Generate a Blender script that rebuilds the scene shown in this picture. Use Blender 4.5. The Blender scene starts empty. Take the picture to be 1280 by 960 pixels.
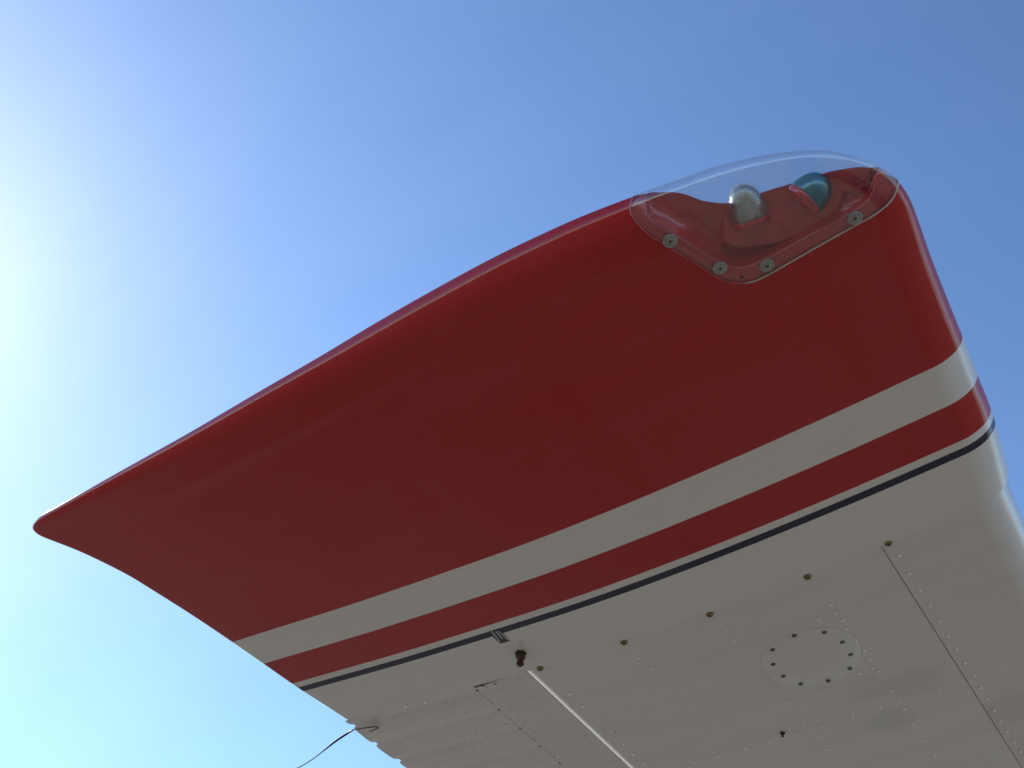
import bpy, bmesh, math, random
import numpy as np
from mathutils import Matrix, Vector
from mathutils.geometry import delaunay_2d_cdt

random.seed(4)
rng = np.random.default_rng(4)
scene = bpy.context.scene
C = scene.collection

# ------------------------------------------------------------------ camera
CX, CY, F = 640., 480., 1400.
# rows: spanwise (X, inboard), chordwise (Y, aft) and up (Z) seen from the camera
R = np.array([[0.53613147, 0.63766852, 0.55312016],
              [-0.84225296, 0.36037175, 0.40092662],
              [0.05632941, -0.68081647, 0.73028483]])
CAMZ, H0 = 1.39, .912            # eye height, and the wing's underside above the eye
CAM = np.array([0., 0., CAMZ])
cd = bpy.data.cameras.new('camera')
cam = bpy.data.objects.new('camera', cd)
C.objects.link(cam)
cd.sensor_width = 36
cd.lens = F / 1280 * 36
cd.clip_start = .02
cd.clip_end = 20000
m = Matrix.Identity(4)
for i in range(3):
    m[i][0] = R[i, 0]
    m[i][1] = -R[i, 1]
    m[i][2] = -R[i, 2]
    m[i][3] = CAM[i]
cam.matrix_world = m
scene.camera = cam

# ------------------------------------------------------------------ light
SUN = Vector((.197, 1.225, 1.077)).normalized()
SUN_EL = math.asin(SUN.z)
SUN_ROT = math.atan2(SUN.x, SUN.y)
world = bpy.data.worlds.new('World')
scene.world = world
world.use_nodes = True
nt = world.node_tree
nt.nodes.clear()
sky = nt.nodes.new('ShaderNodeTexSky')
sky.sky_type = 'NISHITA'
sky.sun_disc = False
sky.sun_elevation = SUN_EL
sky.sun_rotation = SUN_ROT
sky.altitude = 0
sky.air_density = .8
sky.dust_density = .15
sky.ozone_density = 2
bg = nt.nodes.new('ShaderNodeBackground')
bg.inputs['Strength'].default_value = .1
wo = nt.nodes.new('ShaderNodeOutputWorld')
# the camera's white balance, and a breath of high thin cloud
wb = nt.nodes.new('ShaderNodeMix')
wb.data_type = 'RGBA'
wb.blend_type = 'MULTIPLY'
wb.inputs[0].default_value = 1
wb.inputs[7].default_value = (2.48, 2.42, 2.13, 1)
tc = nt.nodes.new('ShaderNodeTexCoord')
mpg = nt.nodes.new('ShaderNodeMapping')
mpg.inputs['Rotation'].default_value = (0, 0, .7)
mpg.inputs['Scale'].default_value = (7, 1.6, 3)
ns = nt.nodes.new('ShaderNodeTexNoise')
ns.inputs['Scale'].default_value = 1.6
ns.inputs['Detail'].default_value = 5
mr = nt.nodes.new('ShaderNodeMapRange')
mr.inputs[1].default_value, mr.inputs[2].default_value = .42, .8
mr.inputs[3].default_value, mr.inputs[4].default_value = 0, .035
cl = nt.nodes.new('ShaderNodeMix')
cl.data_type = 'RGBA'
cl.blend_type = 'ADD'
sc2 = nt.nodes.new('ShaderNodeMix')
sc2.data_type = 'RGBA'
sc2.inputs[6].default_value = (0, 0, 0, 1)
hs = nt.nodes.new('ShaderNodeHueSaturation')
hs.inputs['Saturation'].default_value = .35
nt.links.new(tc.outputs['Generated'], mpg.inputs[0])
nt.links.new(mpg.outputs[0], ns.inputs['Vector'])
nt.links.new(ns.outputs['Fac'], mr.inputs[0])
half = nt.nodes.new('ShaderNodeMix')             # film-like contrast over the whole sky
half.data_type = 'RGBA'
half.blend_type = 'MULTIPLY'
half.inputs[0].default_value = 1
half.inputs[7].default_value = (.5, .5, .5, 1)
gm = nt.nodes.new('ShaderNodeGamma')
gm.inputs[1].default_value = 1.35
nt.links.new(sky.outputs[0], half.inputs[6])
nt.links.new(half.outputs[2], gm.inputs[0])
nt.links.new(gm.outputs[0], wb.inputs[6])
nt.links.new(wb.outputs[2], hs.inputs['Color'])
nt.links.new(hs.outputs[0], sc2.inputs[7])
nt.links.new(mr.outputs[0], sc2.inputs[0])
cl.inputs[0].default_value = 1
nt.links.new(wb.outputs[2], cl.inputs[6])
nt.links.new(sc2.outputs[2], cl.inputs[7])
nt.links.new(cl.outputs[2], bg.inputs[0])
nt.links.new(bg.outputs[0], wo.inputs[0])
sd = bpy.data.lights.new('sun', 'SUN')
sd.energy = 2.2
sd.angle = math.radians(.53)
sd.color = (1, .95, .88)
sun = bpy.data.objects.new('sun', sd)
C.objects.link(sun)
sun.rotation_euler = SUN.to_track_quat('Z', 'Y').to_euler()
sun.location = (0, 8, 12)
scene.view_settings.view_transform = 'Standard'
scene.view_settings.look = 'None'
scene.view_settings.gamma = 1
scene.view_settings.use_curve_mapping = False
scene.view_settings.exposure = 1.0
scene.cycles.max_bounces = 16
scene.cycles.transparent_max_bounces = 24

# ------------------------------------------------------------------ materials
def new_mat(name):
    mt = bpy.data.materials.new(name)
    mt.use_nodes = True
    n = mt.node_tree
    return mt, n, n.nodes['Principled BSDF'], n.nodes['Material Output']

def nd(n, t, **kw):
    x = n.nodes.new(t)
    for k, v in kw.items():
        setattr(x, k, v)
    return x

def noise(n, vec, scale, detail=3, rough=.5):
    t = nd(n, 'ShaderNodeTexNoise')
    t.inputs['Scale'].default_value = scale
    t.inputs['Detail'].default_value = detail
    t.inputs['Roughness'].default_value = rough
    n.links.new(vec, t.inputs['Vector'])
    return t.outputs['Fac']

def ramp(n, fac, stops):
    r = nd(n, 'ShaderNodeValToRGB')
    e = r.color_ramp.elements
    while len(e) < len(stops):
        e.new(.5)
    for el, (p, c) in zip(e, stops):
        el.position = p
        el.color = (*c, 1) if len(c) == 3 else c
    n.links.new(fac, r.inputs[0])
    return r.outputs[0]

def mix(n, fac, a, b, blend='MIX'):
    x = nd(n, 'ShaderNodeMix', data_type='RGBA', blend_type=blend)
    for s, v in ((0, fac), (6, a), (7, b)):
        if hasattr(v, 'links'):
            n.links.new(v, x.inputs[s])
        else:
            x.inputs[s].default_value = v if s == 0 else (*v, 1)
    return x.outputs[2]

def bump(n, p, layers, normal_inputs=('Normal', 'Coat Normal')):
    prev = None
    for h, dist, st in layers:
        b = nd(n, 'ShaderNodeBump')
        b.inputs['Distance'].default_value = dist
        b.inputs['Strength'].default_value = st
        n.links.new(h, b.inputs['Height'])
        if prev:
            n.links.new(prev, b.inputs['Normal'])
        prev = b.outputs[0]
    for s in normal_inputs:
        n.links.new(prev, p.inputs[s])

def seal_mat():  # made partly translucent so sun from above brightens the strip
    mt, n, p, o = new_mat('thin_white_seal')
    tl = nd(n, 'ShaderNodeBsdfTranslucent')
    tl.inputs[0].default_value = (.85, .84, .78, 1)
    p.inputs['Base Color'].default_value = (.82, .81, .77, 1)
    p.inputs['Roughness'].default_value = .2
    mx = nd(n, 'ShaderNodeMixShader')
    mx.inputs[0].default_value = .55
    n.links.new(p.outputs[0], mx.inputs[1])
    n.links.new(tl.outputs[0], mx.inputs[2])
    n.links.new(mx.outputs[0], o.inputs['Surface'])
    return mt

RED = (.43, .007, .008)
WHITE = (.765, .735, .70)
NAVY = (.008, .008, .034)

def coords(n):
    return nd(n, 'ShaderNodeTexCoord').outputs['Object']

def grime(n, co, base, amount=.18, tint=(.42, .38, .31), specks=.55, dense=.765):
    """thin dirt film, brushed along the chord, and tiny fly specks"""
    mp = nd(n, 'ShaderNodeMapping')
    mp.inputs['Scale'].default_value = (9, 1.6, 4)
    n.links.new(co, mp.inputs[0])
    f = ramp(n, noise(n, mp.outputs[0], 2.0, 6, .62), [(.45, (0, 0, 0)), (.8, (amount,) * 3)])
    a = mix(n, f, base, tint)
    s = ramp(n, noise(n, co, 230, 1, .4), [(dense, (0, 0, 0)), (dense + .025, (specks,) * 3)])
    return mix(n, s, a, (.16, .13, .1))

def painted_reflections(n, co, base, spots):
    """soft dark reflections painted into the sheet colour: (x, y, radius, strength) about the wing's own origin"""
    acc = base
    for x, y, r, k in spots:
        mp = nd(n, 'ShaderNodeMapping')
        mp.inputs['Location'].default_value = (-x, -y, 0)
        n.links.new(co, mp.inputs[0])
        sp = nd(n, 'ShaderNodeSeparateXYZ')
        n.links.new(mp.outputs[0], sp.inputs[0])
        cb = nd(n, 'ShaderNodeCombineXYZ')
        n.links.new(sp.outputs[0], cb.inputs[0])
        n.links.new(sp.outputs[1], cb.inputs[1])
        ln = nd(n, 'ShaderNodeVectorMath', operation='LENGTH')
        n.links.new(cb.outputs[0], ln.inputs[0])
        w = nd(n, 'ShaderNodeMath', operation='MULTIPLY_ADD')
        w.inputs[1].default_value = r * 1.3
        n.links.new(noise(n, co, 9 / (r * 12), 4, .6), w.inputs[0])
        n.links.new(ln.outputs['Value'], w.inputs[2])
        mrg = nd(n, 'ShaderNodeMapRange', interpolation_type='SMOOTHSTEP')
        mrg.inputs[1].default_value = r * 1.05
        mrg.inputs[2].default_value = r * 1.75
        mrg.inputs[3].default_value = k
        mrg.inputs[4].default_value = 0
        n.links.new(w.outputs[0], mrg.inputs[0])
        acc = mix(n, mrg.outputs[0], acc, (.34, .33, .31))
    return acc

def paint(name, col, rough=.22, coat=.8, wave=.00035, dirt=.12, oil=0.0, spots=(), dense=.765):
    mt, n, p, o = new_mat(name)
    co = coords(n)
    c = painted_reflections(n, co, grime(n, co, col, dirt, dense=dense), spots)
    n.links.new(c, p.inputs['Base Color'])
    r = ramp(n, noise(n, co, 14, 5, .6), [(.2, (rough * .85,) * 3), (.85, (rough * 1.25,) * 3)])
    n.links.new(r, p.inputs['Roughness'])
    p.inputs['Coat Weight'].default_value = coat
    p.inputs['Coat Roughness'].default_value = .05
    ls = [(noise(n, co, 5, 2, .4), wave * 9, .5), (noise(n, co, 900, 1, .5), .00006, .25)]
    if oil:
        ls.append((noise(n, co, 11, 1, .4), oil, .6))
    bump(n, p, ls)
    return mt

def tip_paint():
    """red fibreglass tip with its white, red, white and navy pinstripe bands, laid out across the span"""
    mt, n, p, o = new_mat('red_and_white_striped_paint')
    co = coords(n)
    at_ = nd(n, 'ShaderNodeAttribute', attribute_name='band')
    b = at_.outputs['Fac']
    r = nd(n, 'ShaderNodeValToRGB')
    r.color_ramp.interpolation = 'CONSTANT'
    e = r.color_ramp.elements
    st = [(0, RED)] + [((e_ - .5) / .8, c_) for e_, c_ in ((.9316, WHITE), (.9980, RED), (1.0624, WHITE), (1.0740, NAVY), (1.0846, WHITE))]
    while len(e) < len(st):
        e.new(.5)
    for el, (pos, c) in zip(e, st):
        el.position = pos
        el.color = (*c, 1)
    n.links.new(b, r.inputs[0])
    c = grime(n, co, r.outputs[0], .05, (.30, .22, .18), .25)
    n.links.new(c, p.inputs['Base Color'])
    p.inputs['Roughness'].default_value = .25
    rr = ramp(n, noise(n, co, 9, 5, .6), [(.3, (.055,) * 3), (.8, (.11,) * 3)])
    n.links.new(rr, p.inputs['Coat Roughness'])
    p.inputs['Coat Weight'].default_value = 1
    p.inputs['Specular IOR Level'].default_value = .0
    mp = nd(n, 'ShaderNodeMapping')
    mp.inputs['Scale'].default_value = (6, 2, 4)
    n.links.new(co, mp.inputs[0])
    bump(n, p, [(noise(n, mp.outputs[0], 1.3, 1, .4), .0009, .3),
                (noise(n, co, 40, 2, .5), .00012, .2),
                (noise(n, co, 1100, 1, .5), .00005, .2)])
    return mt

def simple(name, col, rough=.4, metal=0., coat=0., var=.25, scale=120, bumps=.0002):
    mt, n, p, o = new_mat(name)
    co = coords(n)
    d = tuple(x * (1 - var) for x in col)
    c = ramp(n, noise(n, co, scale, 4, .6), [(.3, d), (.7, col)])
    n.links.new(c, p.inputs['Base Color'])
    p.inputs['Roughness'].default_value = rough
    p.inputs['Metallic'].default_value = metal
    p.inputs['Coat Weight'].default_value = coat
    bump(n, p, [(noise(n, co, scale * 2, 2), bumps, .4)])
    return mt

def clear_shell(name, tint, haze, haze_col, rim=.35, rough=.02, ior=1.49):
    """thin clear plastic: passes light, mirrors by Fresnel, milky with scratches where seen edge on"""
    mt, n, p, o = new_mat(name)
    n.nodes.remove(p)
    co = coords(n)
    tr = nd(n, 'ShaderNodeBsdfTransparent')
    tr.inputs[0].default_value = (*tint, 1)
    gl = nd(n, 'ShaderNodeBsdfGlossy')
    gl.inputs['Roughness'].default_value = rough
    df = nd(n, 'ShaderNodeBsdfDiffuse')
    df.inputs[0].default_value = (*haze_col, 1)
    tl = nd(n, 'ShaderNodeBsdfTranslucent')
    tl.inputs[0].default_value = (*haze_col, 1)
    hz = nd(n, 'ShaderNodeMixShader')
    hz.inputs[0].default_value = .5
    n.links.new(df.outputs[0], hz.inputs[1])
    n.links.new(tl.outputs[0], hz.inputs[2])
    lw = nd(n, 'ShaderNodeLayerWeight')
    lw.inputs[0].default_value = .5
    pw = nd(n, 'ShaderNodeMath', operation='POWER')
    pw.inputs[1].default_value = 2.2
    n.links.new(lw.outputs['Facing'], pw.inputs[0])
    ml = nd(n, 'ShaderNodeMath', operation='MULTIPLY_ADD')
    ml.inputs[1].default_value = rim
    ml.inputs[2].default_value = haze
    n.links.new(pw.outputs[0], ml.inputs[0])
    sp = nd(n, 'ShaderNodeMapping')
    sp.inputs['Scale'].default_value = (60, 6, 60)
    n.links.new(co, sp.inputs[0])
    sc = ramp(n, noise(n, sp.outputs[0], 3, 4, .6), [(.4, (.6,) * 3), (.75, (1.6,) * 3)])
    m2 = nd(n, 'ShaderNodeMath', operation='MULTIPLY', use_clamp=True)
    n.links.new(ml.outputs[0], m2.inputs[0])
    n.links.new(sc, m2.inputs[1])
    a = nd(n, 'ShaderNodeMixShader')
    n.links.new(m2.outputs[0], a.inputs[0])
    n.links.new(tr.outputs[0], a.inputs[1])
    n.links.new(hz.outputs[0], a.inputs[2])
    p5 = nd(n, 'ShaderNodeMath', operation='POWER')
    p5.inputs[1].default_value = 5
    n.links.new(lw.outputs['Facing'], p5.inputs[0])
    fr = nd(n, 'ShaderNodeMath', operation='MULTIPLY_ADD')
    fr.inputs[1].default_value = .93
    fr.inputs[2].default_value = .10
    n.links.new(p5.outputs[0], fr.inputs[0])
    b = nd(n, 'ShaderNodeMixShader')
    n.links.new(fr.outputs[0], b.inputs[0])
    n.links.new(a.outputs[0], b.inputs[1])
    n.links.new(gl.outputs[0], b.inputs[2])
    n.links.new(b.outputs[0], o.inputs['Surface'])
    bm = nd(n, 'ShaderNodeBump')
    bm.inputs['Distance'].default_value = .0006
    bm.inputs['Strength'].default_value = .25
    n.links.new(noise(n, co, 25, 2), bm.inputs['Height'])
    n.links.new(bm.outputs[0], gl.inputs['Normal'])
    return mt

M = {
    'tip': tip_paint(),
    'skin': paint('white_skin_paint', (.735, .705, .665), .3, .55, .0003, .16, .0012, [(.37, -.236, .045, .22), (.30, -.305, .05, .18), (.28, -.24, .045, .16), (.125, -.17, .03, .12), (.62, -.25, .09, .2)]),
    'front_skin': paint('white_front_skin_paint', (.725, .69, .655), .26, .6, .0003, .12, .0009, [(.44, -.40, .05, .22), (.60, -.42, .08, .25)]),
    'aileron': paint('white_aileron_paint', (.75, .71, .675), .32, .5, .0003, .25, dense=.70),
    'rivet': simple('bare_rivet_metal', (.90, .90, .88), .2, .9, .2, .15, 300, .00003),
    'red': simple('gloss_red_laminate', (.60, .014, .022), .22, 0, .9, .25, 60, .0005),
    'rough_red': simple('rough_red_laminate', (.30, .014, .014), .3, 0, .6, .6, 45, .004),
    'brass': simple('tarnished_cadmium', (.36, .27, .12), .42, .85, 0, .6, 300),
    'steel': simple('dull_steel', (.42, .41, .37), .45, .75, 0, .35, 400),
    'dark_steel': simple('dark_oxide', (.06, .055, .05), .5, .4, 0, .3, 300),
    'grey_screw': simple('grey_painted_screw', (.17, .165, .165), .4, .4, 0, .5, 500),
    'bronze': simple('weathered_bronze', (.12, .065, .04), .45, .7, 0, .6, 200),
    'black': simple('black_wire', (.010, .010, .016), .6, 0, 0, .2, 200),
    'decal': simple('navy_decal', (.02, .018, .04), .4, 0, .2, .2, 200, .00002),
    'decal_print': simple('pale_decal_print', (.45, .44, .44), .5, 0, 0, .15, 400, .00002),
    'cover': clear_shell('clear_acrylic', (.93, .935, .945), .013, (.40, .42, .47), .62),
    'strobe_glass': clear_shell('clear_strobe_glass', (.95, .96, .95), .03, (.8, .82, .8), .35),
    'teal_glass': clear_shell('teal_lens_glass', (.02, .52, .60), .34, (.002, .27, .33), .20),
    'seal': seal_mat(),
    'gap_shade': simple('gap_shade_dark', (.035, .04, .022), .7, 0, 0, .3, 60),  # dark colour in place of shade behind the gaps
    'mirror': simple('bright_reflector', (.85, .86, .85), .2, .8, 0, .2, 60, .002),
    'edge_pale': simple('pale_edge_highlight', (.62, .58, .52), .5, 0, 0, .2, 300, .0001),  # pale colour standing in for the highlight along the cover edge
    'foil': simple('crinkled_silver', (.62, .63, .58), .34, .85, 0, .55, 60, .003),
}

# ------------------------------------------------------------------ wing shape
ZR = CAMZ + H0
def at(px, py, h):
    d = R @ np.array([px - CX, py - CY, F])
    return CAM + d * ((H0 + h) / d[2])

def proj(P):
    c = R.T @ (np.asarray(P) - CAM)
    return np.array([CX + F * c[0] / c[2], CY + F * c[1] / c[2]])

def low(y):
    y = np.asarray(y, float)
    return .042 * np.maximum(0, (.665 - y) / .546) ** 1.7 + .010 * np.maximum(0, (y - .665) / .455) ** 2

def sstep(t):
    t = np.clip(t, 0, 1)
    return t * t * (3 - 2 * t)

def thick(x, y):
    n = np.clip((y - .055) / 1.08, 0, 1)
    t = 1.26 * .62 * (.2969 * np.sqrt(n) - .126 * n - .3516 * n ** 2 + .2843 * n ** 3 - .1036 * n ** 4)
    k = .52 + .48 * sstep((x - .57) / .5)
    return np.maximum(t * k, .004 + .018 * sstep((.74 - x) / .13) * sstep((y - .6) / .4))

# outline of the fibreglass tip, leading edge to trailing edge: X, Y, height of the rim, rounding radius
RIM = [(1.208, 0.0823, 0.083, 0.045), (1.083, 0.068, 0.082, 0.045), (1.015, 0.0646, 0.081, 0.045), (0.9529, 0.0614, 0.08, 0.045), (0.8833, 0.0586, 0.0785, 0.044),
 (0.813, 0.0552, 0.0765, 0.043), (0.7531, 0.0508, 0.074, 0.042), (0.7257, 0.0499, 0.073, 0.042), (0.7003, 0.053, 0.071, 0.041), (0.6795, 0.0596, 0.07, 0.04),
 (0.6594, 0.0714, 0.068, 0.039), (0.6402, 0.089, 0.066, 0.038), (0.6207, 0.1147, 0.0635, 0.037), (0.6044, 0.1499, 0.061, 0.037), (0.59, 0.1951, 0.058, 0.036),
 (0.5818, 0.2352, 0.054, 0.035), (0.5728, 0.2848, 0.05, 0.034), (0.5671, 0.3233, 0.047, 0.033), (0.5629, 0.3635, 0.044, 0.032), (0.5587, 0.4392, 0.038, 0.03),
 (0.559, 0.5214, 0.032, 0.028), (0.5617, 0.5986, 0.027, 0.026), (0.5666, 0.6814, 0.022, 0.025), (0.5725, 0.7822, 0.019, 0.022), (0.5805, 0.892, 0.017, 0.019),
 (0.5877, 1.009, 0.016, 0.014), (0.5934, 1.095, 0.015, 0.011), (0.5973, 1.147, 0.0145, 0.009), (0.6002, 1.182, 0.0145, 0.008), (0.6025, 1.196, 0.0145, 0.007),
 (0.6084, 1.21, 0.0145, 0.006), (0.6165, 1.214, 0.0145, 0.006), (0.6257, 1.213, 0.0145, 0.006), (0.6362, 1.208, 0.0145, 0.006), (0.667, 1.192, 0.0145, 0.005),
 (0.7, 1.179, 0.0145, 0.004), (0.7423, 1.167, 0.0145, 0.004), (0.7821, 1.161, 0.0145, 0.004), (0.8547, 1.152, 0.0135, 0.004), (0.9298, 1.146, 0.0135, 0.004),
 (1, 1.142, 0.0135, 0.004), (1.074, 1.138, 0.0135, 0.004), (1.14, 1.131, 0.0135, 0.004), (1.195, 1.126, 0.0135, 0.004)]

def spline(pts, n):
    p = np.array(pts, float)
    p = np.vstack([2 * p[0] - p[1], p, 2 * p[-1] - p[-2]])
    out = []
    for i in range(1, len(p) - 2):
        a, b, c, d = p[i - 1:i + 3]
        for t in np.linspace(0, 1, 24, endpoint=False):
            out.append(.5 * (2 * b + (c - a) * t + (2 * a - 5 * b + 4 * c - d) * t * t + (3 * b - a - 3 * c + d) * t ** 3))
    out.append(p[-2])
    out = np.array(out)
    l = np.r_[0, np.cumsum(np.linalg.norm(np.diff(out[:, :2], axis=0), axis=1))]
    s = np.linspace(0, l[-1], n)
    return np.stack([np.interp(s, l, out[:, k]) for k in range(out.shape[1])], 1)

XJ = 1.187                                   # where the tip laps over the metal wing
XROOT = 3.3
bd = spline(RIM, 640)
bd[:, 2] = np.maximum(bd[:, 2], low(bd[:, 1]) + .0025)
def le_y(x):
    return np.interp(x, [1.0, bd[0, 0], XROOT], [.064, bd[0, 1], bd[0, 1] + .055])
ext0 = np.array([[x, le_y(x), .083, .045] for x in (3.6, 2.6, 1.8, 1.4)])
ext1 = np.array([[x, 1.126 + .002, .0135, .004] for x in (1.4, 1.8, 2.6, 3.6)])
BD = np.vstack([ext0, bd, ext1])
SA, SB = BD[:-1], BD[1:]
SD = SB[:, :2] - SA[:, :2]
SL2 = (SD ** 2).sum(1)

def nearest(Q):
    Q = np.atleast_2d(Q)
    outP, outv = [], []
    for i in range(0, len(Q), 2000):
        q = Q[i:i + 2000]
        w = q[:, None, :] - SA[None, :, :2]
        t = np.clip((w * SD[None]).sum(2) / SL2[None], 0, 1)
        pt = SA[None, :, :2] + t[..., None] * SD[None]
        d2 = ((q[:, None, :] - pt) ** 2).sum(2)
        j = d2.argmin(1)
        k = np.arange(len(q))
        outP.append(pt[k, j])
        tt = t[k, j][:, None]
        outv.append(SA[j, 2:] * (1 - tt) + SB[j, 2:] * tt)
    return np.vstack(outP), np.vstack(outv)

def ridge(rho, y):
    """soft mould line that follows the rim a hand's breadth in"""
    return .0017 * np.exp(-((rho - .052) / .014) ** 2) * sstep((y - .12) / .2) * sstep((1.1 - y) / .2)

def wing_map(Q, upper=False):
    """flat layout coordinates -> point on the skin (rim rolled over)"""
    Q = np.atleast_2d(np.asarray(Q, float))
    P, v = nearest(Q)
    dv = Q - P
    rho = np.linalg.norm(dv, axis=1)
    n = dv / np.maximum(rho, 1e-9)[:, None]
    r = v[:, 1] * (2.0 if upper else 1.0)
    ang = np.clip(rho / r, 0, 1) * math.pi / 2
    d = np.where(rho < r, r * (1 - np.cos(ang)), rho)
    pos = P + n * d[:, None]
    s = np.where(rho < r, np.sin(ang), 1.)
    base = low(pos[:, 1])
    if upper:
        base = base + thick(pos[:, 0], pos[:, 1])
    else:
        base = base - ridge(rho, pos[:, 1]) * (pos[:, 0] < 1.0)
    z = v[:, 0] + (base - v[:, 0]) * s
    return np.column_stack([pos, z + ZR])

def wing_nrm(Q, upper=False):
    Q = np.atleast_2d(np.asarray(Q, float)).copy()
    P, v = nearest(Q)
    dv = Q - P
    rho = np.linalg.norm(dv, axis=1)
    e = 4e-4
    close = rho < 2 * e
    if close.any():
        # step inside along the outline's own normal
        k = np.array([np.argmin(((BD[:, :2] - q) ** 2).sum(1)) for q in Q[close]])
        k = np.clip(k, 1, len(BD) - 2)
        t = BD[k + 1, :2] - BD[k - 1, :2]
        t /= np.linalg.norm(t, axis=1)[:, None]
        Q[close] = P[close] + np.column_stack([-t[:, 1], t[:, 0]]) * IN_SIGN * 2 * e
    a = wing_map(Q + [e, 0], upper) - wing_map(Q - [e, 0], upper)
    b = wing_map(Q + [0, e], upper) - wing_map(Q - [0, e], upper)
    N = np.cross(a, b)
    N /= np.maximum(np.linalg.norm(N, axis=1), 1e-12)[:, None]
    s = 1 if upper else -1
    P, v = nearest(Q)
    dv = Q - P
    rho = np.linalg.norm(dv, axis=1)
    k = np.clip(rho / (v[:, 1] * (2.0 if upper else 1.0)), 0, 1)
    ref = np.column_stack([-dv / np.maximum(rho, 1e-9)[:, None] * (1 - k)[:, None], s * (k + .02)])
    N *= np.where((N * ref).sum(1) < 0, -1., 1.)[:, None]
    return N

# side of the outline that is inside
_t = BD[301, :2] - BD[299, :2]
_n = np.array([-_t[1], _t[0]])
IN_SIGN = 1. if np.dot(np.array([.9, .6]) - BD[300, :2], _n) > 0 else -1.

def on_wing(px, py, upper=False, h0=None):
    """layout coordinates of the skin point seen at a pixel of the photograph's own grid"""
    h = (.085 if upper else 0.) if h0 is None else h0
    for _ in range(5):
        q = at(px, py, h)[:2]
        if not upper:
            h = float(low(q[1]))
    for _ in range(25):
        f0 = proj(wing_map([q], upper)[0]) - [px, py]
        if np.abs(f0).max() < .05:
            break
        e = 2e-4
        J = np.column_stack([(proj(wing_map([q + dq], upper)[0]) - [px, py] - f0) / e for dq in (np.array([e, 0]), np.array([0, e]))])
        st = np.linalg.lstsq(J, -f0, rcond=None)[0]
        ln = np.linalg.norm(st)
        q = q + st * min(1, .006 / max(ln, 1e-9))
        p_ = nearest([q])[0][0]
        k_ = int(np.clip(np.argmin(((BD[:, :2] - p_) ** 2).sum(1)), 1, len(BD) - 2))
        t_ = BD[k_ + 1, :2] - BD[k_ - 1, :2]
        in_ = np.array([-t_[1], t_[0]]) * IN_SIGN / np.linalg.norm(t_)
        if np.dot(q - p_, in_) < 5e-4:              # stay on the near side of the rim
            q = p_ + in_ * 8e-4
    return q

# ------------------------------------------------------------------ objects
BASE = Vector((1.2, .62, ZR))
wing = bpy.data.objects.new('aircraft_wing', None)
wing.location = BASE
wing.empty_display_size = .2
wing['label'] = 'outer end of a white aircraft wing with a glossy red tip, seen from below'
wing['category'] = 'aircraft wing'
C.objects.link(wing)
WP = {wing.name: BASE.copy()}

def link(o, parent=None, label=None, kind=None):
    C.objects.link(o)
    if parent is not None:
        o.parent = parent
    if label:
        o['label'] = label
    if kind:
        o['kind'] = kind
    return o

def mesh_obj(name, verts, faces, mat, parent, normals=None, label=None, smooth=True, attr=None, kind=None):
    """world-space vertices; every part's origin is the wing's own"""
    v = np.asarray(verts, float) - np.array(BASE)
    me = bpy.data.meshes.new(name)
    me.from_pydata([tuple(p) for p in v], [], [tuple(int(i) for i in f) for f in faces])
    me.materials.append(mat)
    for p in me.polygons:
        p.use_smooth = smooth
    if attr is not None:
        a = me.attributes.new('band', 'FLOAT', 'POINT')
        a.data.foreach_set('value', np.asarray(attr, np.float32))
    if normals is not None:
        me.normals_split_custom_set_from_vertices([tuple(x) for x in normals])
    me.update()
    o = bpy.data.objects.new(name, me)
    return link(o, parent, label, kind)

def orient(P, N, faces):
    """wind faces so they face along the vertex normals"""
    out = []
    for f in faces:
        a, b, c = P[f[0]], P[f[1]], P[f[2]]
        g = np.cross(b - a, c - a)
        out.append(tuple(f) if np.dot(g, N[list(f)].mean(0)) > 0 else tuple(reversed(f)))
    return out

def inside(poly, Q):
    x, y = Q[:, 0], Q[:, 1]
    c = np.zeros(len(Q), bool)
    j = len(poly) - 1
    for i in range(len(poly)):
        xi, yi = poly[i]
        xj, yj = poly[j]
        k = ((yi > y) != (yj > y)) & (x < (xj - xi) * (y - yi) / (yj - yi + 1e-15) + xi)
        c ^= k
        j = i
    return c

def boundary_edges(faces):
    cnt = {}
    for f in faces:
        for i in range(len(f)):
            a, b = f[i], f[(i + 1) % len(f)]
            k = (min(a, b), max(a, b))
            cnt.setdefault(k, []).append((a, b))
    return [v[0] for v in cnt.values() if len(v) == 1]

def add_lip(P, N, faces, attr, depth, test):
    """fold the open edges picked by test(p, q) inwards by depth"""
    P, N, faces = list(P), list(N), list(faces)
    attr = None if attr is None else list(attr)
    new = {}
    def low_copy(i, side):
        k = (i, side)
        if k not in new:
            new[k] = len(P)
            P.append(P[i] - N[i] * (depth if side else 0))
            N.append(N[i])
            if attr is not None:
                attr.append(attr[i])
        return new[k]
    made = []
    for a, b in boundary_edges(faces):
        if test(P[a], P[b]):
            f = (low_copy(b, 0), low_copy(a, 0), low_copy(a, 1), low_copy(b, 1))
            made.append(f)
    acc = {}
    for f in made:
        g = np.cross(P[f[1]] - P[f[0]], P[f[2]] - P[f[1]])
        for i in f:
            acc[i] = acc.get(i, np.zeros(3)) + g
    for i, g in acc.items():
        N[i] = g / max(np.linalg.norm(g), 1e-12)
    return np.array(P), np.array(N), faces + made, None if attr is None else np.array(attr)

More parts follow.
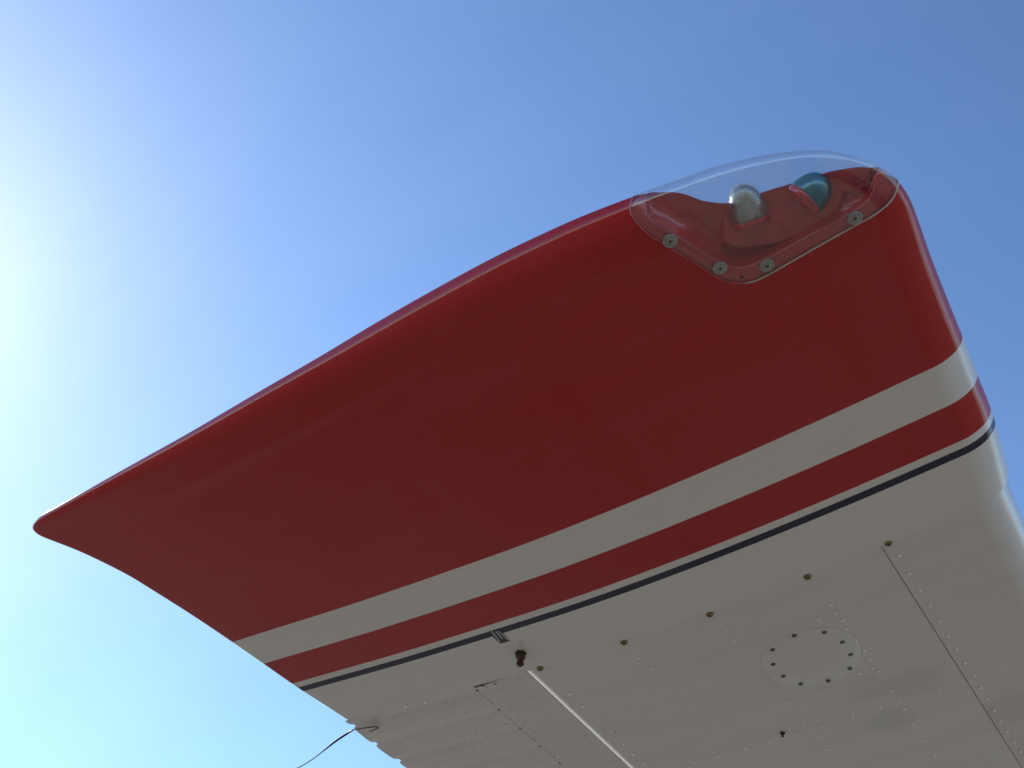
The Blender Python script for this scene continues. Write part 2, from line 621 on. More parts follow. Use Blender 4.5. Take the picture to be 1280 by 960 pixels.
# ---- light bay outlines, in layout coordinates
V_PX = [(793,249),(788.5,256),(788,262),(791,272),(802,285),(825.6,301),(858,321),(891,342),(900,347.5),(908,350.5),(917,352.5),(927,352.5),(937,351),(947,348),
        (970,336),(1022.5,306),(1075,276.5),(1090,268.5),(1101,260.5),(1110,252.5),(1115.5,244.5),(1118.5,237),(1119,231)]
F_PX = [(806,254),(806,262),(808,270),(818,279),(835,289),(868,309),(895,325),(907,332),(917,335.5),(927,336),(937,334),(950,328.5),
        (990,308),(1039,281),(1070,264),(1083,255),(1091,246),(1095,237),(1096,228),(1096,220)]
U_PX = [(812,244),(830,241.5),(852,243),(865,247),(881,252.5),(911,255),(940,247),(957,240.5),(989.6,230.7),(1026,219),(1055,212.6),(1081,210),(1094,213)]

def solve(px, upper=False):
    return np.array([on_wing(*p, upper=upper) for p in px])

V = solve(V_PX)
FL = solve(F_PX)
UC = solve(U_PX, True)

def snap(Q):
    return nearest([Q])[0][0]
V0, V1 = snap(V[0]), snap(V[-1])
E0, E1 = snap(on_wing(807, 247)), snap(on_wing(1099, 213))
V[0], V[-1] = V0, V1
dense = lambda A, n: spline(A, n)
V = dense(V, 90)
FL = dense(np.vstack([E0, FL, E1]), 74)
UB = dense(np.vstack([E0, UC[1:-1], E1]), 70)
UC = np.vstack([V0, UC, V1])
UC = dense(UC, 70)
# the outline between the two ends of the bay
i0 = np.argmin(((bd[:, :2] - V0) ** 2).sum(1))
i1 = np.argmin(((bd[:, :2] - V1) ** 2).sum(1))
rim_arc = bd[min(i0, i1):max(i0, i1) + 1, :2]        # runs from the front end to the rear end
out_dir = np.array([-.3, -.2])
V_POLY = np.vstack([V, V1 + out_dir, V0 + out_dir])
U_POLY = np.vstack([UC, V1 + out_dir, V0 + out_dir])

def layout_mesh(upper, cut):
    """triangles of the tip in layout coordinates, with the bay's outline as an edge"""
    # outline up to the lap joint
    o = bd[bd[:, 0] <= XJ]
    first = np.array([XJ, np.interp(XJ, [bd[1, 0], bd[0, 0]], [bd[1, 1], bd[0, 1]])])
    last = np.array([XJ, bd[-1, 1]])
    keep = np.array([(i % 2 == 0) or (q[3] < .012) for i, q in enumerate(o)])
    o = o[keep]
    outline = np.vstack([first, o[:, :2], last])
    rr = np.r_[o[0, 3], o[:, 3], o[-1, 3]] * (2.0 if upper else 1.0)
    tan = np.gradient(outline, axis=0)
    tan /= np.linalg.norm(tan, axis=1)[:, None]
    nrm = np.column_stack([-tan[:, 1], tan[:, 0]]) * IN_SIGN
    nrm[0] = (0, 1)
    nrm[-1] = (0, -1)
    pts = [outline]
    NRING = 22 if upper else 12
    for k in range(1, NRING + 1):
        q = outline + nrm * (rr * k / NRING)[:, None]
        q[0, 0] = q[-1, 0] = XJ
        keep = (q[:, 0] <= XJ + 1e-9)
        dd = np.linalg.norm(nearest(q)[0] - q, axis=1)
        keep &= dd > rr * k / NRING * .97
        if not upper:
            pass
        pts.append(q[keep])
    step = .022
    gx, gy = np.meshgrid(np.arange(.56, XJ - .008, step), np.arange(.05, 1.22, step))
    g = np.column_stack([gx.ravel(), gy.ravel()]) + rng.normal(0, .0015, (gx.size, 2))
    g = g[inside(outline, g)]
    Pn, v = nearest(g)
    dd = np.linalg.norm(Pn - g, axis=1)
    g = g[dd > v[:, 1] * (2.0 if upper else 1.0) + .006]
    pts.append(g)
    if not upper:                                   # finer rows over the mould line
        for w in np.arange(.036, .075, .006):
            q = outline + nrm * w
            dd = np.linalg.norm(nearest(q)[0] - q, axis=1)
            pts.append(q[(q[:, 0] < 1.05) & (dd > w * .97) & (rr < w * 1.02) & (rr > .01)])
    ys = np.linspace(first[1] + .05, last[1] - .006, 48)
    pts.append(np.column_stack([np.full(len(ys), XJ), ys]))
    pts.append(np.column_stack([np.full(len(ys), XJ - .0045), ys]))
    allp = np.vstack(pts)
    n0 = len(outline)
    # drop points that sit on the cut line
    d = np.min(np.linalg.norm(allp[n0:, None, :] - cut[None], axis=2), axis=1)
    allp = np.vstack([allp[:n0], allp[n0:][d > .0035], cut[1:-1]])
    nc = len(cut) - 2
    c0 = len(allp) - nc
    ia = int(np.argmin(((outline - cut[0]) ** 2).sum(1)))
    ib = int(np.argmin(((outline - cut[-1]) ** 2).sum(1)))
    allp[ia], allp[ib] = cut[0], cut[-1]
    chain = [ia] + list(range(c0, c0 + nc)) + [ib]
    edges = [(chain[i], chain[i + 1]) for i in range(len(chain) - 1)]
    vv, ee, ff, _, _, _ = delaunay_2d_cdt([Vector(p) for p in allp], edges, [list(range(n0))], 1, 1e-6)
    Q = np.array([tuple(p) for p in vv])
    T = [tuple(f) for f in ff]
    return Q, T

def band_value(P):
    """0 at the outboard rim, stripes from .4 up: distance across the span, bowed a little with the chord"""
    x, y = P[:, 0], P[:, 1]
    bow = -.002 * sstep((y - .9) / .2) + .003 * sstep((.115 - y) / .05)
    s = x - bow
    return (s - .5) / .8

PROUD_TIP = .0018
tipP, tipN, tipT, tipA = [], [], [], []
cover_parts = []
off = 0
for upper, cut, poly in ((False, V, V_POLY), (True, UC, U_POLY)):
    Q, T = layout_mesh(upper, cut)
    P = wing_map(Q, upper)
    N = wing_nrm(Q, upper)
    cen = np.array([Q[list(t)].mean(0) for t in T])
    inn = inside(poly, cen)
    body = [t for t, k in zip(T, inn) if not k]
    cov = [t for t, k in zip(T, inn) if k]
    edge = PROUD_TIP - .0014 * np.clip((Q[:, 0] - (XJ - .0045)) / .0045, 0, 1)
    Pb = P + N * edge[:, None]
    body = orient(Pb, N, body)
    used = sorted({i for f in body for i in f})
    mp = {i: k for k, i in enumerate(used)}
    fb = [tuple(mp[i] for i in f) for f in body]
    Pu, Nu = Pb[used], N[used]
    Au = band_value(Pu)
    Pu, Nu, fb, Au = add_lip(Pu, Nu, fb, Au, .006, lambda a, b: a[0] > XJ - .004 and b[0] > XJ - .004)
    dcut = lambda p: np.min(np.linalg.norm(cut3 - p, axis=1))
    cut3 = wing_map(cut, upper) + wing_nrm(cut, upper) * PROUD_TIP
    Pu, Nu, fb, Au = add_lip(Pu, Nu, fb, Au, .003, lambda a, b: dcut(a) < .0008 and dcut(b) < .0008)
    tipP.append(Pu); tipN.append(Nu); tipA.append(Au)
    tipT += [tuple(i + off for i in f) for f in fb]
    off += len(Pu)
    used = sorted({i for f in cov for i in f})
    mp = {i: k for k, i in enumerate(used)}
    fc = orient(P, N, cov)
    fc = [tuple(mp[i] for i in f) for f in fc]
    Pc = P[used] + N[used] * (PROUD_TIP + .0012)
    Nc = N[used]
    Pc, Nc, fc, _ = add_lip(Pc, Nc, fc, None, .0024, lambda a, b: dcut(a) < .0016 and dcut(b) < .0016)
    cover_parts.append((Pc, Nc, fc))
tip = mesh_obj('wing_tip', np.vstack(tipP), tipT, M['tip'], wing, np.vstack(tipN),
               'glossy red moulded tip with white, red and navy bands', attr=np.concatenate(tipA))

# ---- clear cover over the lights
cp = np.vstack([cover_parts[0][0], cover_parts[1][0]])
cn = np.vstack([cover_parts[0][1], cover_parts[1][1]])
k = len(cover_parts[0][0])
cover = mesh_obj('light_cover', cp, cover_parts[0][2] + [tuple(i + k for i in f) for f in cover_parts[1][2]], M['cover'], wing, cn,
                 'clear plastic cover over the two tip lights')

k1 = int(len(V) * .47)
for a_, b_, mt_ in ((0, k1 + 1, 'red'), (k1, len(V) - 1, 'edge_pale')):  # thin tubes whose colour draws the lit line round the cover edge
    q = V[a_:b_ + 1]
    EDGEQ = (wing_map(q) + wing_nrm(q) * (PROUD_TIP + .0007), mt_)
    edge_runs = globals().setdefault('edge_runs', [])
    edge_runs.append(EDGEQ)

# ---- the bay under it: flange, then a floor that climbs to the upper skin
def resample(A, n):
    l = np.r_[0, np.cumsum(np.linalg.norm(np.diff(A, axis=0), axis=1))]
    s = np.linspace(0, l[-1], n)
    return np.stack([np.interp(s, l, A[:, i]) for i in range(A.shape[1])], 1)

NB = 80
def rim_between(a, b):
    ia = int(np.argmin(((bd[:, :2] - a) ** 2).sum(1)))
    ib = int(np.argmin(((bd[:, :2] - b) ** 2).sum(1)))
    st = 1 if ib >= ia else -1
    return bd[ia:ib + st:st, :2]
VX = np.vstack([rim_between(E0, V0)[:-1], V, rim_between(V1, E1)[1:]])
v3 = wing_map(resample(VX, NB)) + wing_nrm(resample(VX, NB)) * (PROUD_TIP - .0022)
f3 = wing_map(resample(FL, NB)) + wing_nrm(resample(FL, NB)) * (PROUD_TIP - .0022)
f4 = wing_map(resample(FL, NB)) + wing_nrm(resample(FL, NB)) * (PROUD_TIP - .0052) + (f3.mean(0) - f3) * .015
u3 = wing_map(resample(UB, NB), True) + wing_nrm(resample(UB, NB), True) * (PROUD_TIP - .002)
rows = [v3, f3, f4]
NR = 14
tt = np.linspace(0, 1, NB)
for j in range(1, NR + 1):
    t = j / NR
    row = f4 * (1 - t) + u3 * t
    sag = .020 * math.sin(math.pi * t) * np.sin(np.pi * tt) ** .7
    row = row + np.column_stack([sag, sag * .35, sag * .45])
    if j < NR:
        w = sstep((tt - .70) / .12) * sstep((1 - tt) / .06) * math.sin(math.pi * t)
        row = row + (rng.normal(0, .0016, (NB, 3)) * w[:, None])
    rows.append(row)
P = np.vstack(rows)
fs = [(a * NB + i, a * NB + i + 1, (a + 1) * NB + i + 1, (a + 1) * NB + i) for a in range(len(rows) - 1) for i in range(NB - 1)]
bay = mesh_obj('light_bay', P, fs, M['red'], wing, None, 'red recess holding the two lights behind the clear cover')

# ---- lamp mount: the smooth red bracket that carries both lamps
C0 = [(905,303,.050),(918,307,.049),(935,308,.0485),(955,306,.049),(975,302,.050),(1000,294,.052),(1022,284,.054),(1040,274,.056),(1052,264,.059)]
C1 = [(905,259,.076),(918,256,.078),(935,250,.079),(955,243,.080),(975,237,.080),(1000,230,.080),(1022,224,.079),(1040,219,.078),(1052,216,.077)]
c0 = resample(np.array([at(*p) for p in C0]), 26)
c1 = resample(np.array([at(*p) for p in C1]), 26)
rows = []
for j in range(9):
    t = j / 8
    b = .006 * math.sin(math.pi * t)
    rows.append(c0 * (1 - t) + c1 * t + np.array([-b * .8, -b * .3, -b * .5]))
for j in range(1, 4):
    rows.append(c1 + np.array([.012 * j, .004 * j, .004 * j]))
P = np.vstack(rows)
n_ = 26
fs = [(a * n_ + i, a * n_ + i + 1, (a + 1) * n_ + i + 1, (a + 1) * n_ + i) for a in range(len(rows) - 1) for i in range(n_ - 1)]
k = len(P)                                                        # close the rear end back into the bay
endA = np.array([r[0] + np.array([.02, .02, .012]) for r in rows])
endB = np.array([r[-1] + np.array([.02, -.012, .012]) for r in rows])
P = np.vstack([P, endA, endB])
nr = len(rows)
fs += [(a * n_, (a + 1) * n_, k + a + 1, k + a) for a in range(nr - 1)]
fs += [(a * n_ + n_ - 1, k + nr + a, k + nr + a + 1, (a + 1) * n_ + n_ - 1) for a in range(nr - 1)]
mount = mesh_obj('lamp_mount', P, fs, M['red'], wing, None)

# ---- turned shapes
def frame(center, axis):
    z = Vector(axis).normalized()
    q = z.to_track_quat('Z', 'Y')
    mt = q.to_matrix().to_4x4()
    mt.translation = Vector(center)
    return mt

def lathe_data(profile, seg=24, cap=True):
    vs, fs = [], []
    for r, z in profile:
        for i in range(seg):
            a = 2 * math.pi * i / seg
            vs.append((r * math.cos(a), r * math.sin(a), z))
    for j in range(len(profile) - 1):
        for i in range(seg):
            i2 = (i + 1) % seg
            fs.append((j * seg + i, j * seg + i2, (j + 1) * seg + i2, (j + 1) * seg + i))
    if cap:
        fs.append(tuple(range((len(profile) - 1) * seg, len(profile) * seg)))
        fs.append(tuple(reversed(range(seg))))
    return vs, fs

def local_obj(name, vs, fs, mat, parent, mw, label=None, smooth=True, wrinkle=0):
    me = bpy.data.meshes.new(name)
    if wrinkle:
        vs = [tuple(c + random.gauss(0, wrinkle) for c in v) for v in vs]
    me.from_pydata(vs, [], fs)
    me.materials.append(mat)
    for p in me.polygons:
        p.use_smooth = smooth
    me.update()
    o = bpy.data.objects.new(name, me)
    link(o, parent, label)
    set_world(o, mw)
    return o

def world_of(o):
    mt = Matrix.Identity(4)
    while o is not None:
        mt = Matrix.LocRotScale(o.location, o.rotation_euler, o.scale) @ mt
        o = o.parent
    return mt

def set_world(o, mw):
    pm = world_of(o.parent) if o.parent else Matrix.Identity(4)
    lm = pm.inverted() @ mw
    loc, rot, sc = lm.decompose()
    o.location = loc
    o.rotation_euler = rot.to_euler()
    o.scale = sc

def dome_profile(r, length, n=14, p=2.0):
    return [(r * max(1e-5, (1 - (k / n) ** p)) ** (1 / p), length * k / n) for k in range(n)] + [(r * .04, length)]

def lamp(name, label, center, axis, r, length, glass, inner):
    """socket ring, glass dome, and the reflector inside"""
    mw = frame(center, axis)
    vs, fs = lathe_data([(r * .97, -.007), (r * 1.0, -.0030), (r * 1.0, -.0004), (r * .9, .0003)], 32)
    base = local_obj(name, vs, fs, M['red'], wing, mw, label)
    vs, fs = lathe_data(dome_profile(r, length, 20, 2.3), 40)
    local_obj('lens', vs, fs, glass, base, mw)
    vs, fs = lathe_data(dome_profile(r * .93, length * .93, 14, 2.2), 30)
    local_obj('reflector', vs, fs, inner, base, mw, None, True, .0003)
    vs, fs = lathe_data([(r * .16, 0), (r * .22, length * .3), (r * .18, length * .55), (r * .05, length * .62)], 12)
    return base

lamp('strobe_light', 'clear domed strobe with a crinkled silver inside', at(938, 272.5, .061), (-.926, -.144, .44), .0200, .0380, M['strobe_glass'], M['foil'])
lamp('navigation_light', 'teal domed navigation light ahead of the clear one', at(1007, 247.5, .058), (-.126, -.88, .443), .0200, .0285, M['teal_glass'], M['mirror'])

# ------------------------------------------------------------------ metal wing
def grid_part(name, xs, ys, fn, mat, label=None, lip=None, flip_down=True):
    """fn(x, y) -> point; xs across the span, ys along the chord"""
    G = np.array([[fn(x, y) for y in ys] for x in xs])
    nx, ny = len(xs), len(ys)
    P = G.reshape(-1, 3)
    dx = np.gradient(G, axis=0)
    dy = np.gradient(G, axis=1)
    N = np.cross(dx, dy)
    N /= np.maximum(np.linalg.norm(N, axis=2), 1e-12)[..., None]
    N = N.reshape(-1, 3)
    if flip_down:
        N = N * -1
    fs = [(i * ny + j, (i + 1) * ny + j, (i + 1) * ny + j + 1, i * ny + j + 1) for i in range(nx - 1) for j in range(ny - 1)]
    fs = orient(P, N, fs)
    if lip:
        P, N, fs, _ = add_lip(P, N, fs, None, lip, lambda a, b: True)
    return mesh_obj(name, P, fs, mat, wing, N, label)

XI = XJ - .02
xs_span = np.r_[np.linspace(XI, 1.45, 10), np.linspace(1.55, XROOT, 10)]
Y_LAP, Y_HINGE, Y_SEAM, Y_TE = .2525, .783, .890, 1.130
H_LE, R_LE = .0825, .045

S_END = Y_LAP - .0842
# front skin: from the upper side, round the leading edge, to the lap seam
def front_fn(x, s):
    yl = le_y(x) + .0034
    if s >= 0:                                     # lower side
        rho, up = s, False
        r = R_LE
    else:
        rho, up = -s, True
        r = R_LE * 2
    a = min(rho / r, 1) * math.pi / 2
    d = r * (1 - math.cos(a)) if rho < r else rho
    if not up and s > R_LE:
        d = R_LE + (Y_LAP - yl - R_LE) * (s - R_LE) / (S_END - R_LE)
    y = yl + d
    b = float(low(y)) + (float(thick(x, y)) if up else 0)
    z = H_LE + (b - H_LE) * (math.sin(a) if rho < r else 1)
    return np.array([x, y, ZR + z - (0 if up else .0003 * sstep(rho / .04))])
ss = np.r_[-np.linspace(.30, .08, 9), -np.linspace(.072, .005, 14), np.linspace(0, .045, 16), np.linspace(.054, Y_LAP - .0842, 14)]
def front_xy(x, s):
    p = front_fn(x, s)
    if s == ss[-1]:
        p[1] = Y_LAP
    return p
grid_part('front_skin', xs_span, ss, front_xy, M['front_skin'], 'white skin wrapped round the leading edge, lapped over the next sheet', .0022)
bpy.context.view_layer.update()

def flat_fn(off=0.):
    return lambda x, y: np.array([x, y, ZR + float(low(y)) + off])
grid_part('lower_skin', xs_span, np.linspace(Y_LAP + .0010, Y_HINGE, 40), flat_fn(), M['skin'], 'flat white sheet under the wing between the seams', .003)

SEAL_W = .0165
def nose_off(y):
    s = y - Y_HINGE
    c = .0095 * (1 - (1 - min(s / SEAL_W, 1)) ** 2)
    return c - .0050 * sstep((s - SEAL_W) / (Y_SEAM - Y_HINGE - SEAL_W))
def seal_fn(x, y):
    return np.array([x, y, ZR + float(low(y)) + nose_off(y)])
def nose_fn(x, y):
    xx = max(x, XJ + .0106)
    return np.array([xx, y, ZR + float(low(y)) + nose_off(y)])
xs_ail = np.r_[np.linspace(XJ + .003, 1.6, 12), np.linspace(1.7, XROOT, 8)]
aileron = grid_part('aileron', xs_ail, np.linspace(Y_HINGE + SEAL_W + .0004, Y_SEAM, 14), nose_fn, M['aileron'],
                    'white aileron with corrugated rear skin', .0012)
grid_part('gap_seal', np.r_[XJ - .004, XJ + .002, xs_ail[1:]], np.linspace(Y_HINGE + .0006, Y_HINGE + SEAL_W, 18), seal_fn, M['seal'], 'bright thin curved strip closing the gap ahead of the aileron')

BEADS = [1.2085 + .0615 * k for k in range(34)]
xb = sorted(set([XJ + .003, XROOT] + [round(b + d, 5) for b in BEADS for d in (-.018, -.013, -.009, -.006, -.003, -.001, .001, .003, .006, .009, .013, .018, .03) if XJ + .003 < b + d < XROOT]))
def bead_fn(x, y):
    d = min(abs(x - b) for b in BEADS)
    t = max(0, (y - Y_SEAM) / (Y_TE - Y_SEAM))
    dep = .0024 - .0006 * t
    g = dep * (1 - sstep(d / .017))
    pan = .0004 * math.sin(math.pi * t)
    te = Y_TE + .004 + .003 * math.sin(x * 21) + (.0025 if d > .004 else -.0035)
    fr = Y_SEAM + .0012 + .0058 * max(0, 1 - d / .0052)
    yy = fr + (te - fr) * t
    return np.array([x, yy, ZR + float(low(yy)) + .0049 - .0030 * t + g - pan])
rear = grid_part('corrugated_skin', xb, np.linspace(Y_SEAM, Y_TE, 16), bead_fn, M['aileron'], None, .0012)
rear.parent = aileron
rear.location = (0, 0, 0)

def up_fn(x, y):
    return np.array([x, y, ZR + float(low(y)) + float(thick(x, y)) + (.0 if y < 1.1 else .002)])
grid_part('upper_skin', xs_span, np.linspace(.375, .820, 20), up_fn, M['skin'], None, .002, flip_down=False)  # stops short: slot shaped to let sun down onto the strip
top = grid_part('upper_skin', xs_ail, np.linspace(.866, Y_TE, 10), up_fn, M['aileron'], None, .002, flip_down=False)
top.parent = aileron
# dark sheets added behind the seams and gaps, standing in for the shade inside
def gap_shade_fn(x, y):
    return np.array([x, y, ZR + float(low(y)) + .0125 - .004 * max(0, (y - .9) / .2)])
ln = grid_part('gap_shade_sheet', xs_ail, np.linspace(.812, 1.08, 8), gap_shade_fn, M['gap_shade'])
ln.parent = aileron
grid_part('gap_shade_sheet', xs_span, np.linspace(Y_LAP - .03, Y_LAP + .05, 4), lambda x, y: np.array([x, y, ZR + float(low(y)) + .0045]), M['gap_shade'])  # second dark sheet, added behind the lap seam to hide leaking light

# ------------------------------------------------------------------ fasteners
def skin_frame(px, py, lift=0., roll=0.):
    q = on_wing(px, py)
    p = wing_map([q])[0]
    n = wing_nrm([q])[0]
    mt = frame(p + n * lift, n)
    return mt @ Matrix.Rotation(roll, 4, 'Z'), p

def shared(name, vs, fs, mat, smooth=True):
    me = bpy.data.meshes.new(name)
    me.from_pydata(vs, [], fs)
    me.materials.append(mat)
    for p in me.polygons:
        p.use_smooth = smooth
    me.update()
    return me

def put(name, me, parent, mw, label=None):
    o = bpy.data.objects.new(name, me)
    link(o, parent, label)
    set_world(o, mw)
    return o

def cross_recess(r, w, z):
    vs, fs = [], []
    for ang in (0, math.pi / 2):
        c, s = math.cos(ang), math.sin(ang)
        b = len(vs)
        zz = z + (.00006 if ang else 0)
        for x, y in ((-r, -w), (r, -w), (r, w), (-r, w)):
            vs.append((x * c - y * s, x * s + y * c, zz))
        fs.append((b, b + 1, b + 2, b + 3))
    return vs, fs

vs, fs = lathe_data([(.0052, -.001), (.0052, .0004), (.0046, .0014), (.0032, .0021), (.0014, .0024)], 20)
ME_TIPSCREW = shared('tip_screw', vs, fs, M['brass'])
vs, fs = cross_recess(.0022, .0005, .00255)
ME_CROSS = shared('screw_cross', vs, fs, M['dark_steel'], False)
for px, py in ((675,834.5),(780,802),(887,767),(1009,720),(1110,678)):
    mt, p = skin_frame(px, py, PROUD_TIP, random.uniform(0, 1.5))
    s = put('screw', ME_TIPSCREW, wing, mt)
    put('recess', ME_CROSS, s, mt)

vs, fs = lathe_data([(.0076, -.001), (.0076, .0008), (.0070, .0013), (.0052, .0013), (.0047, .0008), (.0043, .0008), (.0041, .0014), (.0024, .0016)], 28)
ME_CUP = shared('cover_screw', vs, fs, M['steel'])
vs, fs = lathe_data([(.0047, .00095), (.0043, .00095)], 28, False)
ME_RING = shared('screw_groove', vs, fs, M['dark_steel'])
vs, fs = cross_recess(.0021, .0006, .00172)
ME_CROSS2 = shared('cover_screw_cross', vs, fs, M['dark_steel'], False)
for px, py in ((837,299.6),(899.4,333),(957.8,329.8),(1067.7,270.7)):
    mt, p = skin_frame(px, py, PROUD_TIP + .0009, random.uniform(0, 1.5))
    s = put('screw', ME_CUP, cover, mt)
    put('groove', ME_RING, s, mt) if False else None
    # groove and cross are pieces of the screw: kept at the third level
    r_ = put('recess', ME_CROSS2, cover, mt)
vs, fs = lathe_data([(.0014, -.0005), (.0014, .0003)], 12)
mt, p = skin_frame(926.3, 344.9, PROUD_TIP + .001)
local_obj('drain_hole', vs, fs, M['dark_steel'], cover, mt)

# inspection plate, ten screws
cpx = [(992.5,793),(1030,788.8),(1052.5,801),(1063,816.5),(1062,834),(1035,849.6),(1000.6,853.4),(978.8,843.5),(965.9,828.8),(965.3,810.6)]
sp = np.array([wing_map([on_wing(*p)])[0] for p in cpx])
cc = sp.mean(0)
rad = np.linalg.norm(sp - cc, axis=1).mean()
print('plate centre', cc, 'radius', rad)
qn = wing_nrm([cc[:2]])[0]
RP = rad * 1.17
mt = frame(cc + qn * 0, qn)
vs, fs = lathe_data([(RP, -.003), (RP, .0010), (RP - .0014, .0021), (RP * .5, .0021)], 72)
plate = local_obj('inspection_plate', vs, fs, M['skin'], wing, mt, 'round white inspection plate held by ten small screws')
vs, fs = lathe_data([(.0037, -.001), (.0037, .0003), (.0030, .0009), (.0016, .0011)], 16)
ME_SMALL = shared('plate_screw', vs, fs, M['grey_screw'])
for p in sp:
    mw = frame(p + qn * .0022, qn) @ Matrix.Rotation(random.uniform(0, 1.5), 4, 'Z')
    put('screw', ME_SMALL, plate, mw)

# rivets
vs, fs = lathe_data([(.0028, -.0006), (.0028, .0011), (.0024, .0018), (.0012, .0023)], 12)
ME_RIV = shared('rivet', vs, fs, M['rivet'])
def Z7(l): return [(880 + x / 3, 640 + y / 3) for x, y in l]
def Z6(l): return [(560 + x / 2.909, 640 + y / 2.909) for x, y in l]
riv = Z7([(730,163),(768,230),(808,293),(845,350),(880,407),(914,463),(945,514),(976,564),(1012,613),(1034,657),(1061,700),(1087,744),(1111,784),(1135,822),(1160,861),(1185,898),(1208,934)])
riv += Z7([(445,300),(475,348),(490,380),(518,405),(430,402),(530,440),(565,480),(597,520),(617,553),(635,583),(650,597),(578,605),(320,715),(370,778),(408,812),
           (443,802),(348,830),(425,843),(247,860),(150,885),(112,897),(57,915),(555,765),(660,733),(730,710),(775,695),(885,658),(700,670),(750,740),(785,795),(828,855),(865,912),
           (460,890),(510,945),(80,440),(115,480)])
riv += Z6([(445,660),(495,705),(545,752),(595,797),(640,840),(678,880),(720,915),(700,528),(742,570),(813,645),(880,715),(985,885),(1080,860),(893,910),(1045,465)])
for px, py in riv:
    mt, p = skin_frame(px, py, .0004 if p[1] < Y_LAP else .0)
    mt, p = skin_frame(px, py, .0004 if p[1] < Y_LAP else .0)
    put('rivet', ME_RIV, wing, mt)
# two small rivets on the aileron corner and two on the tip beside it
for px, py in ((603,861.5),(618,859.5)):
    mt, p = skin_frame(px, py, -.004)
    put('rivet', ME_RIV, aileron, mt)
for px, py in ((508,881),(533,876)):
    mt, p = skin_frame(px, py, .0018)
    put('rivet', ME_RIV, tip, mt)

# tie-down fitting
mt, p = skin_frame(651, 815, PROUD_TIP)
down = frame(p + np.array([0, 0, -.0005]), (0, 0, -1))
vs, fs = lathe_data([(.0052, -.002), (.0066, .001), (.0075, .004), (.0074, .008), (.0060, .0112), (.0040, .0125), (.0038, .0150), (.0052, .0160), (.0058, .0185), (.0052, .0210), (.0034, .0220)], 24)
fit = local_obj('drain_fitting', vs, fs, M['bronze'], wing, down, 'small dark bronze stud hanging below the white skin')
vs, fs = lathe_data([(.0086, -.001), (.0088, .0008), (.0084, .0034), (.0070, .0040)], 6)
local_obj('hex_flange', vs, fs, M['bronze'], fit, down, None, False)
vs, fs = lathe_data([(.0012, .0), (.0032, .0222), (.0030, .0226), (.0022, .0224)], 14)
local_obj('bore', vs, fs, M['dark_steel'], fit, down)
# loose bolt end further inboard
mt, p = skin_frame(978, 916, 0)
vs, fs = lathe_data([(.0042, -.001), (.0042, .0015), (.0022, .0022), (.0020, .0065), (.0012, .0068)], 8)
local_obj('stud', vs, fs, M['bronze'], wing, frame(p, (.1, .1, -1)))

# decal: dark tab with three pale lines
cor = [(610,788.7),(624,785.5),(637.7,799.5),(625.5,802.8)]
def skin_quad(px4, lift, n=6):
    q = [on_wing(*p) for p in px4]
    pts, nr = [], []
    for i in range(n + 1):
        for j in range(n + 1):
            u, v = i / n, j / n
            pts.append(q[0] * (1 - u) * (1 - v) + q[1] * (1 - u) * v + q[2] * u * v + q[3] * u * (1 - v))
    pts = np.array(pts)
    N = wing_nrm(pts)
    P = wing_map(pts) + N * lift
    fs = [(i * (n + 1) + j, i * (n + 1) + j + 1, (i + 1) * (n + 1) + j + 1, (i + 1) * (n + 1) + j) for i in range(n) for j in range(n)]
    fs = orient(P, N, fs)
    return add_lip(P, N, fs, None, lift - PROUD_TIP + .0002, lambda a, b: True)[:3]
P, N, fs = skin_quad(cor, PROUD_TIP + .0006)
decal = mesh_obj('placard', P, fs, M['decal'], wing, N, 'small dark placard with three pale lines across the navy pinstripe')
def z10(l): return [(580 + x / 10.667, 770 + y / 10.667) for x, y in l]
for l in ([(362,188),(384,184),(492,322),(472,330)], [(412,182),(432,177),(524,278),(506,288)], [(452,180),(470,176),(602,298),(582,306)]):
    P, N, fs = skin_quad(z10(l), PROUD_TIP + .0009, 3)
    mesh_obj('printed_line', P, fs, M['decal_print'], decal, N)

# ------------------------------------------------------------------ static wick
def tube_obj(name, pts, radii, mat, parent, label=None, seg=10):
    pts = [Vector(p) for p in pts]
    vs, fs = [], []
    up = Vector((0, 0, 1))
    for i, p in enumerate(pts):
        t = (pts[min(i + 1, len(pts) - 1)] - pts[max(i - 1, 0)]).normalized()
        a = t.cross(up).normalized()
        b = a.cross(t).normalized()
        for s in range(seg):
            an = 2 * math.pi * s / seg
            vs.append(p + (a * math.cos(an) + b * math.sin(an)) * radii[i])
    for i in range(len(pts) - 1):
        for s in range(seg):
            s2 = (s + 1) % seg
            fs.append((i * seg + s, i * seg + s2, (i + 1) * seg + s2, (i + 1) * seg + s))
    fs.append(tuple(range((len(pts) - 1) * seg, len(pts) * seg)))
    fs.append(tuple(reversed(range(seg))))
    return mesh_obj(name, np.array([tuple(v) for v in vs]), fs, mat, parent, None, label)

for pts_, mt_ in edge_runs:
    tube_obj('edge_highlight', pts_, np.full(len(pts_), .00085), M[mt_], cover, None, 8)

wk = [(441,912.5,.008),(432,918,.007),(420,926,.005),(406,937,.002),(396,945,-.002),(386,952,-.006),(374,959,-.010),(362,965,-.015),(350,972,-.02),(336,981,-.026),(322,991,-.033)]
wp = spline([at(*p) for p in wk], 40)
wr = np.interp(np.linspace(0, 1, 40), [0, .12, .25, .4, 1], [.0017, .0021, .0018, .0010, .0008])
wick = tube_obj('static_wick', wp, wr, M['black'], aileron, 'thin dark static discharge wire trailing from the rear edge')
hk = [(462,914.5,.0045),(470,911.5,.0045),(473,909.5,.0045),(470,908.3,.0045),(463,909,.0045),(452,910.5,.005),(441,912.5,.0065),(436,915.5,.0068)]
hp = spline([at(*p) for p in hk], 30)
tube_obj('clip', hp, np.full(30, .0011), M['grey_screw'], wick)

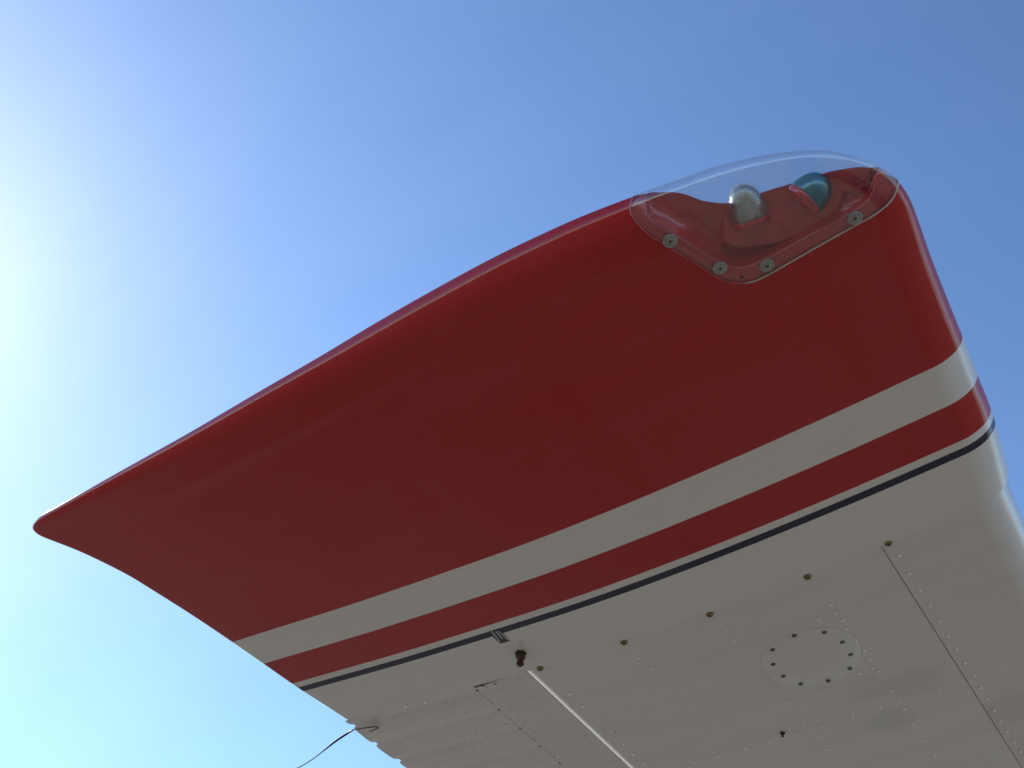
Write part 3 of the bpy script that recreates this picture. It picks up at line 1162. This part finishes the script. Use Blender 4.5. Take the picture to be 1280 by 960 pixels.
# ------------------------------------------------------------------ ground
def ground_mat():
    mt, n, p, o = new_mat('worn_concrete_apron')
    g = nd(n, 'ShaderNodeNewGeometry')
    co = g.outputs['Position']
    a = ramp(n, noise(n, co, .55, 6, .62), [(.3, (.13, .108, .077)), (.5, (.176, .148, .107)), (.72, (.214, .182, .132))])
    b = ramp(n, noise(n, co, 60, 3, .6), [(.35, (.82,) * 3), (.7, (1.05,) * 3)])
    c = mix(n, 1., a, b, 'MULTIPLY')
    br = nd(n, 'ShaderNodeTexBrick')
    br.inputs['Scale'].default_value = .2
    br.offset = 0
    br.inputs['Mortar Size'].default_value = .004
    br.inputs['Color1'].default_value = (1, 1, 1, 1)
    br.inputs['Color2'].default_value = (.97, .97, .96, 1)
    br.inputs['Mortar'].default_value = (.8, .79, .77, 1)
    n.links.new(co, br.inputs['Vector'])
    c = mix(n, 1., c, br.outputs[0], 'MULTIPLY')
    n.links.new(c, p.inputs['Base Color'])
    p.inputs['Roughness'].default_value = .85
    bump(n, p, [(noise(n, co, 45, 4), .004, .4)], ('Normal',))
    return mt
bm = bmesh.new()
bmesh.ops.create_circle(bm, cap_ends=True, segments=96, radius=6000)
me = bpy.data.meshes.new('ground')
bm.to_mesh(me)
bm.free()
me.materials.append(ground_mat())
g = bpy.data.objects.new('ground', me)
C.objects.link(g)
g['kind'] = 'structure'
g['label'] = 'worn grey apron under the wing'

# unseen pale slope, added to give the leading edge a bright line to mirror
def added_slope_mat():
    mt, n, p, o = new_mat('added_slope_pale')
    co = nd(n, 'ShaderNodeNewGeometry').outputs['Position']
    c = ramp(n, noise(n, co, .2, 6, .65), [(.3, (.60, .54, .43)), (.7, (.76, .70, .58))])
    n.links.new(c, p.inputs['Base Color'])
    p.inputs['Roughness'].default_value = .9
    return mt
vs, fs = [], []
na, nr_ = 80, 14
for i in range(na + 1):
    a = -math.pi / 2 + math.radians(-80 + 160 * i / na)
    env = max(0, math.cos(math.radians(-80 + 160 * i / na) * 90 / 80)) ** .6
    for j in range(nr_ + 1):
        t = j / nr_
        r = 30 + 70 * t
        hgt = env * (13 + 1.5 * math.sin(i * .31) + 1.2 * math.sin(i * .83 + 1)) * (t * t * (3 - 2 * t)) - .3
        vs.append((r * math.cos(a), r * math.sin(a), hgt))
for i in range(na):
    for j in range(nr_):
        k = i * (nr_ + 1) + j
        fs.append((k, k + nr_ + 1, k + nr_ + 2, k + 1))
me = bpy.data.meshes.new('added_slope')
me.from_pydata(vs, [], fs)
me.materials.append(added_slope_mat())
for q in me.polygons:
    q.use_smooth = True
me.update()
h = bpy.data.objects.new('added_slope', me)
C.objects.link(h)
h['kind'] = 'structure'
h['label'] = 'unseen pale slope added for the leading edge to mirror'
